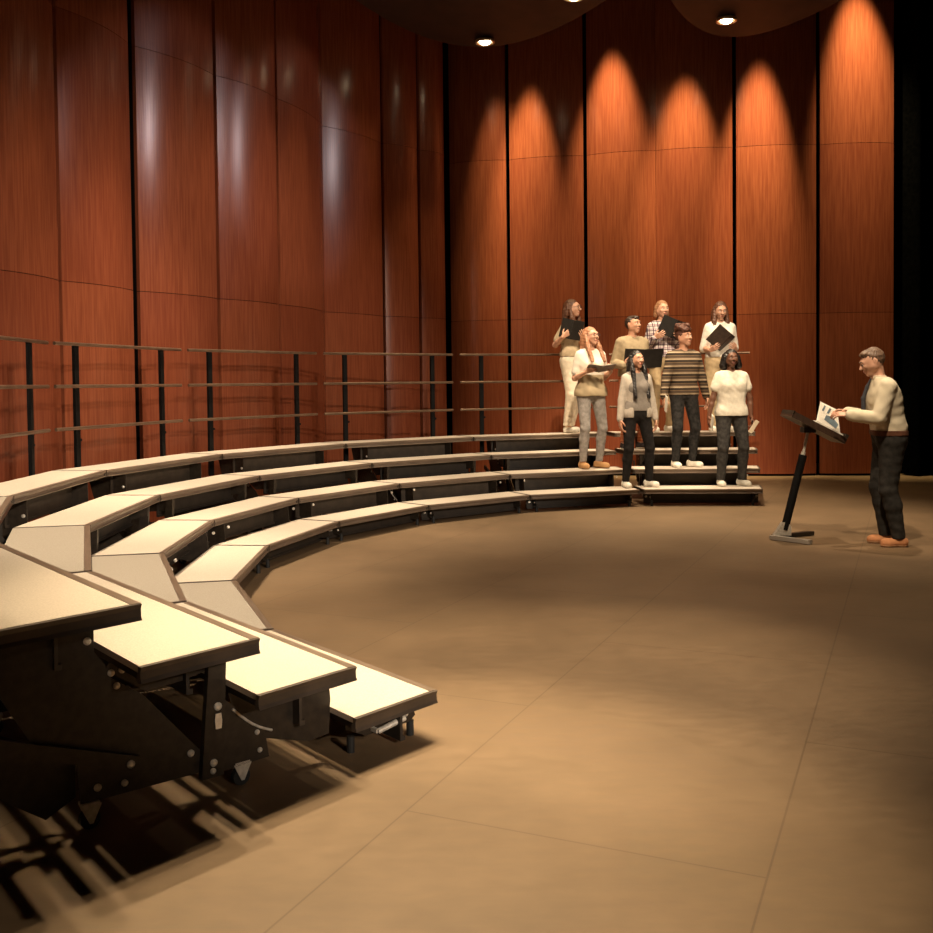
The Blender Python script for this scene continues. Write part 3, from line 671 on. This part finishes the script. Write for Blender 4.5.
def booklet(label, root, c, eul, H, w=.15, h=.22, mc=M_page, spread=14):
    S = H / 1.75; e = empty('booklet', label, 'booklet')
    e.matrix_world = Matrix.Translation(root.location) @ Matrix.Rotation(root.rotation_euler.z, 4, 'Z') @ Matrix.Translation(Vector(c) * S) @ Matrix.Rotation(math.radians(eul[2]), 4, 'Z') @ Matrix.Rotation(math.radians(eul[0]), 4, 'X') @ Matrix.Rotation(math.radians(eul[1]), 4, 'Y')
    for s in (-1, 1):
        bm = bmesh.new(); a = math.radians(spread / 2) * s; d = Vector((math.cos(a), math.sin(a), 0)); n = Vector((-math.sin(a), math.cos(a), 0)) * .003 * s
        prism(bm, [Vector((0, s * .001, -h / 2)), d * w + Vector((0, s * .001, -h / 2)), d * w + n + Vector((0, s * .001, -h / 2)), n + Vector((0, s * .001, -h / 2))], (0, 0, h)); link('booklet_cover', bm, mc, e)
    return e
T4, T3, T2, T1 = .8135, .6105, .4075, .2045
rad = math.radians

# back row
p = person('standing person with auburn hair, glasses, cream top and loose cream trousers, farthest left singer', (1.42, 13.33, T4), rad(55), 1.78, True, SK_light, H_auburn, 'long', (rad(2), rad(2), 0),
           {'R': dict(w=(-.34, -.06, 1.25), d=(.5, -.5, .5), n=(.6, .6, .2), th=(0, .3, 1), curl=.5, pole=(-.5, .3, -1)), 'L': dict(w=(-.08, -.22, 1.22), d=(-.75, -.3, .45), n=(0, .5, 1), th=(0, .3, 1), curl=.5, pole=(.3, .2, -1))},
           dict(m=cloth('cream_tee', (.42, .33, .22)), sleeve='half', hem=1.0, r=.010, name='t_shirt', sr=.006), dict(m=cloth('cream_trousers', (.66, .58, .46)), waist=1.04, belt=M_cover, wide=.004, r=.010, cuff=.09),
           white_shoe, {'R': (-.07, -.02, -5), 'L': (.06, .05, 10)}, glasses=True)
music_folder('black open folder held at the chest by the singer in loose cream trousers', p, (-.27, -.16, 1.34), (14, 12, -52), 1.78, 146, .155, .26)
plaid = banded('plaid_shirt_cloth', [(0, (.62, .56, .54)), (.5, (.10, .06, .08)), (.68, (.62, .56, .54)), (.85, (.26, .14, .20))], 16, second=(16, [(0, (1, 1, 1)), (.5, (.22, .15, .20)), (.7, (1, 1, 1)), (.86, (.5, .35, .42))]))
p = person('standing person in a plaid shirt holding a folder high, back row behind the striped sweater', (2.63, 13.33, T4), rad(10), 1.75, True, SK_light, H_blond, 'tied', (rad(4), rad(4), 0),
           hold(.0, 1.32, .17), dict(m=plaid, hem=1.0, name='plaid_shirt'), dict(m=cloth('khaki_trousers', (.42, .31, .18)), waist=1.02), white_shoe, brow=(.10, .06, .03))
music_folder('dark folder tilted high in front of the chin of the singer in the plaid shirt', p, (.06, -.30, 1.385), (14, 22, -14), 1.72, 140, .195, .25, M_cover)
p = person('standing person with long brown hair, white long-sleeved top and khaki trousers, back row right end', (3.41, 13.33, T4), rad(-2), 1.73, True, SK_light, H_auburn, 'long', (rad(3), rad(18), 0),
           hold(.0, 1.16, .17), dict(m=cloth('white_knit_top', (.76, .71, .64)), hem=1.0, r=.012, name='knit_top', sleeve='elbow', sr=.008), dict(m=cloth('khaki_cargo_trousers', (.44, .33, .20)), waist=1.03, r=.020, wide=.0), white_shoe)
music_folder('dark brown folder with white pages, tilted, held by the singer in the white knit top', p, (.00, -.28, 1.20), (30, 32, 22), 1.73, 120, .205, .27, M_cover_b)
# third tread
p = person('standing person with short dark hair, tan sweater and rust patterned trousers, smiling', (2.17, 12.95, T3), rad(24), 1.73, False, SK_warm, H_dark, 'short', (rad(18), rad(0), 0),
           hold(-.03, 1.17, .22), dict(m=cloth('tan_sweater', (.30, .235, .15)), hem=.96, r=.016, name='sweater', sr=.006),
           dict(m=banded('rust_patterned_trousers', [(0, (.42, .12, .05)), (.45, (.55, .22, .10)), (.75, (.34, .085, .04)), (.9, (.60, .36, .20))], 22, second=(20, [(0, (1, 1, 1)), (.6, (.75, .6, .5))])), r=.014, cuff=.10),
           dict(m=cloth('dark_sneaker', (.05, .04, .04)), sole=white_shoe['sole']), {'R': (-.13, -.03, -14), 'L': (.13, -.03, 16)}, brow=(.02, .012, .01))
music_folder('black wide-open folder held by the smiling singer in the tan sweater', p, (-.03, -.31, 1.18), (28, 0, -20), 1.73, 168, .25, .27)
# second tread
twotone = banded('white_and_beige_blouse', [(0, (.42, .33, .21)), (.585, (.72, .66, .57))], .5)
p = person('standing person with strawberry-blonde hair, glasses, white and beige blouse and grey jeans', (1.56, 12.44, T2), rad(22), 1.765, True, SK_light, H_straw, 'long', (rad(12), rad(-2), 0),
           hold(0, 1.22, .17, -.25, rz=.02), dict(m=twotone, hem=.90, r=.012, flare=.015, name='blouse', sleeve='half', sr=.004), dict(m=cloth('grey_jeans', (.26, .235, .22), (.36, .33, .31)), cuff=.085, r=.008),
           dict(m=cloth('tan_leather_shoe', (.45, .25, .11)), sole=mat('tan_sole', (.30, .18, .09), .6)), {'R': (-.11, -.02, -8), 'L': (.12, -.02, 22)}, glasses=True, brow=(.25, .12, .07))
music_folder('grey-brown folder held nearly flat by the strawberry-blonde singer', p, (-.03, -.31, 1.245), (72, 0, -18), 1.74, 165, .17, .24, M_cover_g)
stripe = banded('striped_sweater_cloth', [(0, (.13, .085, .050)), (.18, (.020, .015, .012)), (.42, (.17, .115, .070)), (.55, (.55, .44, .31)), (.64, (.15, .10, .062)), (.82, (.06, .042, .03))], 11.5)
p = person('standing person with reddish curly hair, brown striped sweater and black jeans', (2.73, 12.46, T2), rad(14), 1.74, False, SK_warm, H_red, 'curly', (rad(20), rad(-2), 0),
           {'R': dict(w=(-.30, -.06, .885), d=(-.1, -.15, -1), pole=(-1, .5, 0)), 'L': dict(w=(.30, -.03, .875), d=(.1, -.15, -1), pole=(1, .5, 0))},
           dict(m=stripe, hem=.92, r=.012, name='sweater', sr=.004), dict(m=cloth('black_jeans', (.016, .015, .015), (.04, .037, .035))), white_shoe, {'R': (-.11, -.02, -10), 'L': (.12, -.02, 30)}, brow=(.06, .025, .015), build=.97)
booklet('thin white booklet held edge-on at the hip by the singer in the striped sweater', p, (-.31, -.12, .82), (0, 16, -100), 1.74, .08, .20, M_page, 5)
# front tread
def cardigan(ctx):
    S = ctx['S']; P = []
    for sd in 'RL':
        s_, e_, w_ = ctx['ARM'][sd]; P += [cone(s_, e_, .046, .038, .015), cone(e_, e_ + (w_ - e_) * .98, .038, .027, .01)]
    A_ = P; P = [q for q in ctx['T'][:5]] + [cone((-.072, 0, .96), (.072, 0, .96), .108, None, .05), cut((0, -.14, 1.15), (.095, .15, .70), .01), plane((0, 0, -1), -.90)] + A_
    P += [cut(ctx['Nk'] + V3(0, -.05, .05), (.075, .11, .085), .006), plane((0, 0, 1), ctx['Nk'][2] - .004)]
    smesh('cardigan', sculpt(P, .015, .006), cloth('light_grey_cardigan', (.40, .35, .30)), ctx['root'], S)
p = person('standing person with very long black hair, grey top, light grey cardigan and black trousers', (2.07, 12.07, T1), rad(14), 1.655, True, SK_warm, H_black, 'very_long', (rad(8), rad(0), 0),
           {'R': dict(w=(-.25, -.04, .855), d=(-.02, -.1, -1)), 'L': dict(w=(.25, -.04, .855), d=(.05, -.1, -1))},
           dict(m=cloth('grey_fitted_top', (.20, .175, .155)), hem=.985, r=.010, name='fitted_top', sleeve='none'), dict(m=cloth('black_trousers', (.008, .007, .007), (.016, .013, .012))), white_shoe, {'R': (-.15, -.02, -8), 'L': (.17, -.03, 28)}, extras=cardigan, brow=(.015, .01, .008))
p = person('standing person with shoulder-length dark hair, cream T-shirt and dark grey jeans, front right', (3.23, 12.10, T1), rad(4), 1.66, True, SK_dark, H_black, 'bob', (rad(-2), rad(2), 0),
           {'R': dict(w=(-.31, -.04, .875), d=(-.1, -.25, -1), pole=(-1, .5, 0)), 'L': dict(w=(.245, -.05, .885), d=(.1, -.45, -.9), pole=(1, .5, 0), curl=.7)},
           dict(m=cloth('cream_tee_shirt', (.62, .57, .48)), hem=.905, r=.015, name='t_shirt', sleeve='short', sr=.008, flare=.010), dict(m=cloth('dark_grey_jeans', (.030, .028, .027), (.062, .057, .053)), r=.016), white_shoe, {'R': (-.135, -.02, -8), 'L': (.14, -.02, 24)}, lip=(.16, .05, .04), build=1.06, brow=(.01, .007, .006))
booklet('cream booklet in the left hand of the singer in the cream T-shirt', p, (.215, -.16, .78), (0, 32, -30), 1.66, .05, .17, noisy('cream_paper', (.55, .45, .32), (.62, .52, .38), 8))
booklet('thin pale booklet held edge-on at the right hip of the singer in the cream T-shirt', p, (-.30, -.12, .84), (0, 24, -96), 1.66, .09, .20, M_page, 5)

# ------------------------------------------------------------------ conductor and stand
def tie(ctx):
    S = ctx['S']; bm = bmesh.new(); N = 10; A = []
    M_tie = cloth('dark_grey_tie', (.05, .05, .06))
    y0 = ctx['Nk'][1] - .058
    pts = [(.012, y0 - .005, 1.47), (.024, y0 - .035, 1.40), (.030, y0 - .065, 1.30), (.034, y0 - .062, 1.18), (.036, -.118, 1.05), (.001, -.118, 1.03)]
    P = [cone((0, a[1], a[2]), (0, b[1], b[2]), a[0] * .6, max(b[0] * .6, .004), .01) for a, b in zip(pts, pts[1:])]
    smesh('tie', sculpt(P, 0, .004), M_tie, ctx['root'], S)
p = person('standing conductor with short greying hair, cream dress shirt, dark trousers and tan shoes', (3.79, 8.88, .0), rad(-99), 1.775, False, SK_light, H_grey, 'short', (0, rad(26), 0),
           {'R': dict(w=(-.10, -.34, 1.175), d=(.25, -.95, .10), n=(.5, 0, -.8), th=(.3, 0, 1), curl=.5, pole=(-.5, .5, -.9)), 'L': dict(w=(.10, -.36, 1.155), d=(-.25, -.95, .12), n=(-.5, 0, -.8), th=(-.3, 0, 1), curl=.5, pole=(.5, .4, -.9))},
           dict(m=cloth('cream_dress_shirt', (.60, .52, .38), (.66, .58, .44), s=10, bump=.1), hem=1.008, r=.013, name='dress_shirt', sr=.008, collar=True, fold=.0025),
           dict(m=cloth('charcoal_trousers', (.022, .020, .018), (.038, .034, .030)), waist=1.015, belt=cloth('brown_leather_belt', (.10, .04, .022)), r=.020, wide=.0, cuff=.07),
           dict(m=cloth('tan_suede_shoe', (.50, .22, .10)), sole=mat('pale_sole', (.55, .32, .18), .6), h=.075), {'R': (-.09, -.04, -6), 'L': (.10, .02, 8)}, lean=.17, extras=tie, brow=(.10, .07, .05), glasses=False, build=1.06)
e = empty('conductor_stand', 'black slanted conductor stand on a forked base in front of the conductor', 'music stand', (2.98, 9.25, 0))
def loc_(x, y, z): return Vector((x - 2.98, y - 9.25, z))
bm = bmesh.new(); bar(bm, loc_(2.835, 9.24, .024), loc_(3.10, 8.93, .024), .055, .036); tube(bm, loc_(3.085, 8.945, .010), loc_(3.10, 8.93, .010), .012); link('foot', bm, M_silver, e)
bm = bmesh.new(); bar(bm, loc_(2.86, 9.26, .024), loc_(3.30, 9.46, .024), .05, .036); link('foot', bm, M_steel, e)
bm = bmesh.new(); prism(bm, [loc_(2.86, 9.22, .04), loc_(3.02, 9.22, .04), loc_(3.02, 9.22, .12), loc_(2.985, 9.22, .17), loc_(2.94, 9.22, .16)], (0, .06, 0)); link('base_bracket', bm, M_chrome, e)
bm = bmesh.new(); tube(bm, loc_(2.965, 9.25, .09), loc_(3.14, 9.25, .79), .037, 18); link('column', bm, M_black, e)
bm = bmesh.new(); tube(bm, loc_(3.135, 9.25, .77), loc_(3.19, 9.25, 1.04), .014, 12); tube(bm, loc_(3.13, 9.25, .76), loc_(3.145, 9.25, .82), .020, 14); link('inner_tube', bm, M_chrome, e)
ud = (loc_(3.485, 0, .955) - loc_(2.965, 0, 1.225)).normalized(); nd = Vector((-ud.z, 0, ud.x)); A0 = loc_(3.005, 9.08, 1.205)
bm = bmesh.new(); prism(bm, [A0 - nd * .058, A0 + ud * .55 - nd * .058, A0 + ud * .55, A0], (0, .34, 0))
o = link('desk', bm, noisy('dark_wood_desk', (.035, .018, .011), (.060, .032, .020), 8, .45, (8, 1, 1)), e)
bm = bmesh.new(); prism(bm, [A0 + ud * .52, A0 + ud * .55, A0 + ud * .55 + nd * .03, A0 + ud * .52 + nd * .03], (0, .34, 0)); link('desk_lip', bm, M_steel, o); bm = bmesh.new(); prism(bm, [A0 - ud * .004 - nd * .03, A0 + ud * .01 - nd * .03, A0 + ud * .01 + nd * .006, A0 - ud * .004 + nd * .006], (0, .34, 0)); link('desk_edge', bm, M_steel, o)
bm = bmesh.new(); box(bm, (.15, -.06, 1.0), (.26, .06, 1.05)); link('desk_bracket', bm, M_steel, e)
sm = empty('sheet_music', 'open printed score with one page raised, lying on the conductor stand', 'sheet music', (2.98, 9.25, 0))
B0 = A0 + nd * .001
bm = bmesh.new(); prism(bm, [B0 + ud * .23, B0 + ud * .51, B0 + ud * .51 + nd * .014, B0 + ud * .23 + nd * .016], (0, .30, 0)); bmesh.ops.translate(bm, verts=bm.verts, vec=(0, .02, 0)); link('page_block', bm, M_page, sm)
M_print = mat('blue_grey_print', (.20, .27, .32), .7)
bm = bmesh.new(); N = 8; A = []; Bv = []
for i in range(N + 1):
    t = i / N; y = .05 + .15 * t
    A.append(bm.verts.new(B0 + ud * .235 + nd * (.014 + .20 * t) + Vector((0, y, 0)))); Bv.append(bm.verts.new(B0 + ud * (.235 + .25 - .07 * t) + nd * (.014 + .20 * t) + Vector((0, y, 0))))
for i in range(N): bm.faces.new((A[i], A[i + 1], Bv[i + 1], Bv[i]))
bmesh.ops.solidify(bm, geom=bm.faces[:], thickness=.0015); pg = link('page', bm, M_page, sm, True)
bm = bmesh.new()
def pgp(a, t, off=-.0035): return B0 + ud * (.235 + a) + nd * (.014 + .20 * t) + Vector((0, .05 + .15 * t + off, 0))
for poly in ([(.07, .25), (.20, .10), (.215, .35), (.15, .55), (.08, .5)], [(.03, .62), (.05, .62), (.06, .9), (.045, .92)], [(.08, .62), (.10, .6), (.12, .88), (.10, .9)], [(.13, .62), (.15, .6), (.165, .86), (.15, .88)]):
    f = [bm.verts.new(pgp(a, t)) for a, t in poly]; bm.faces.new(f)
bmesh.ops.solidify(bm, geom=bm.faces[:], thickness=.0005); link('printed_mark', bm, M_print, pg)
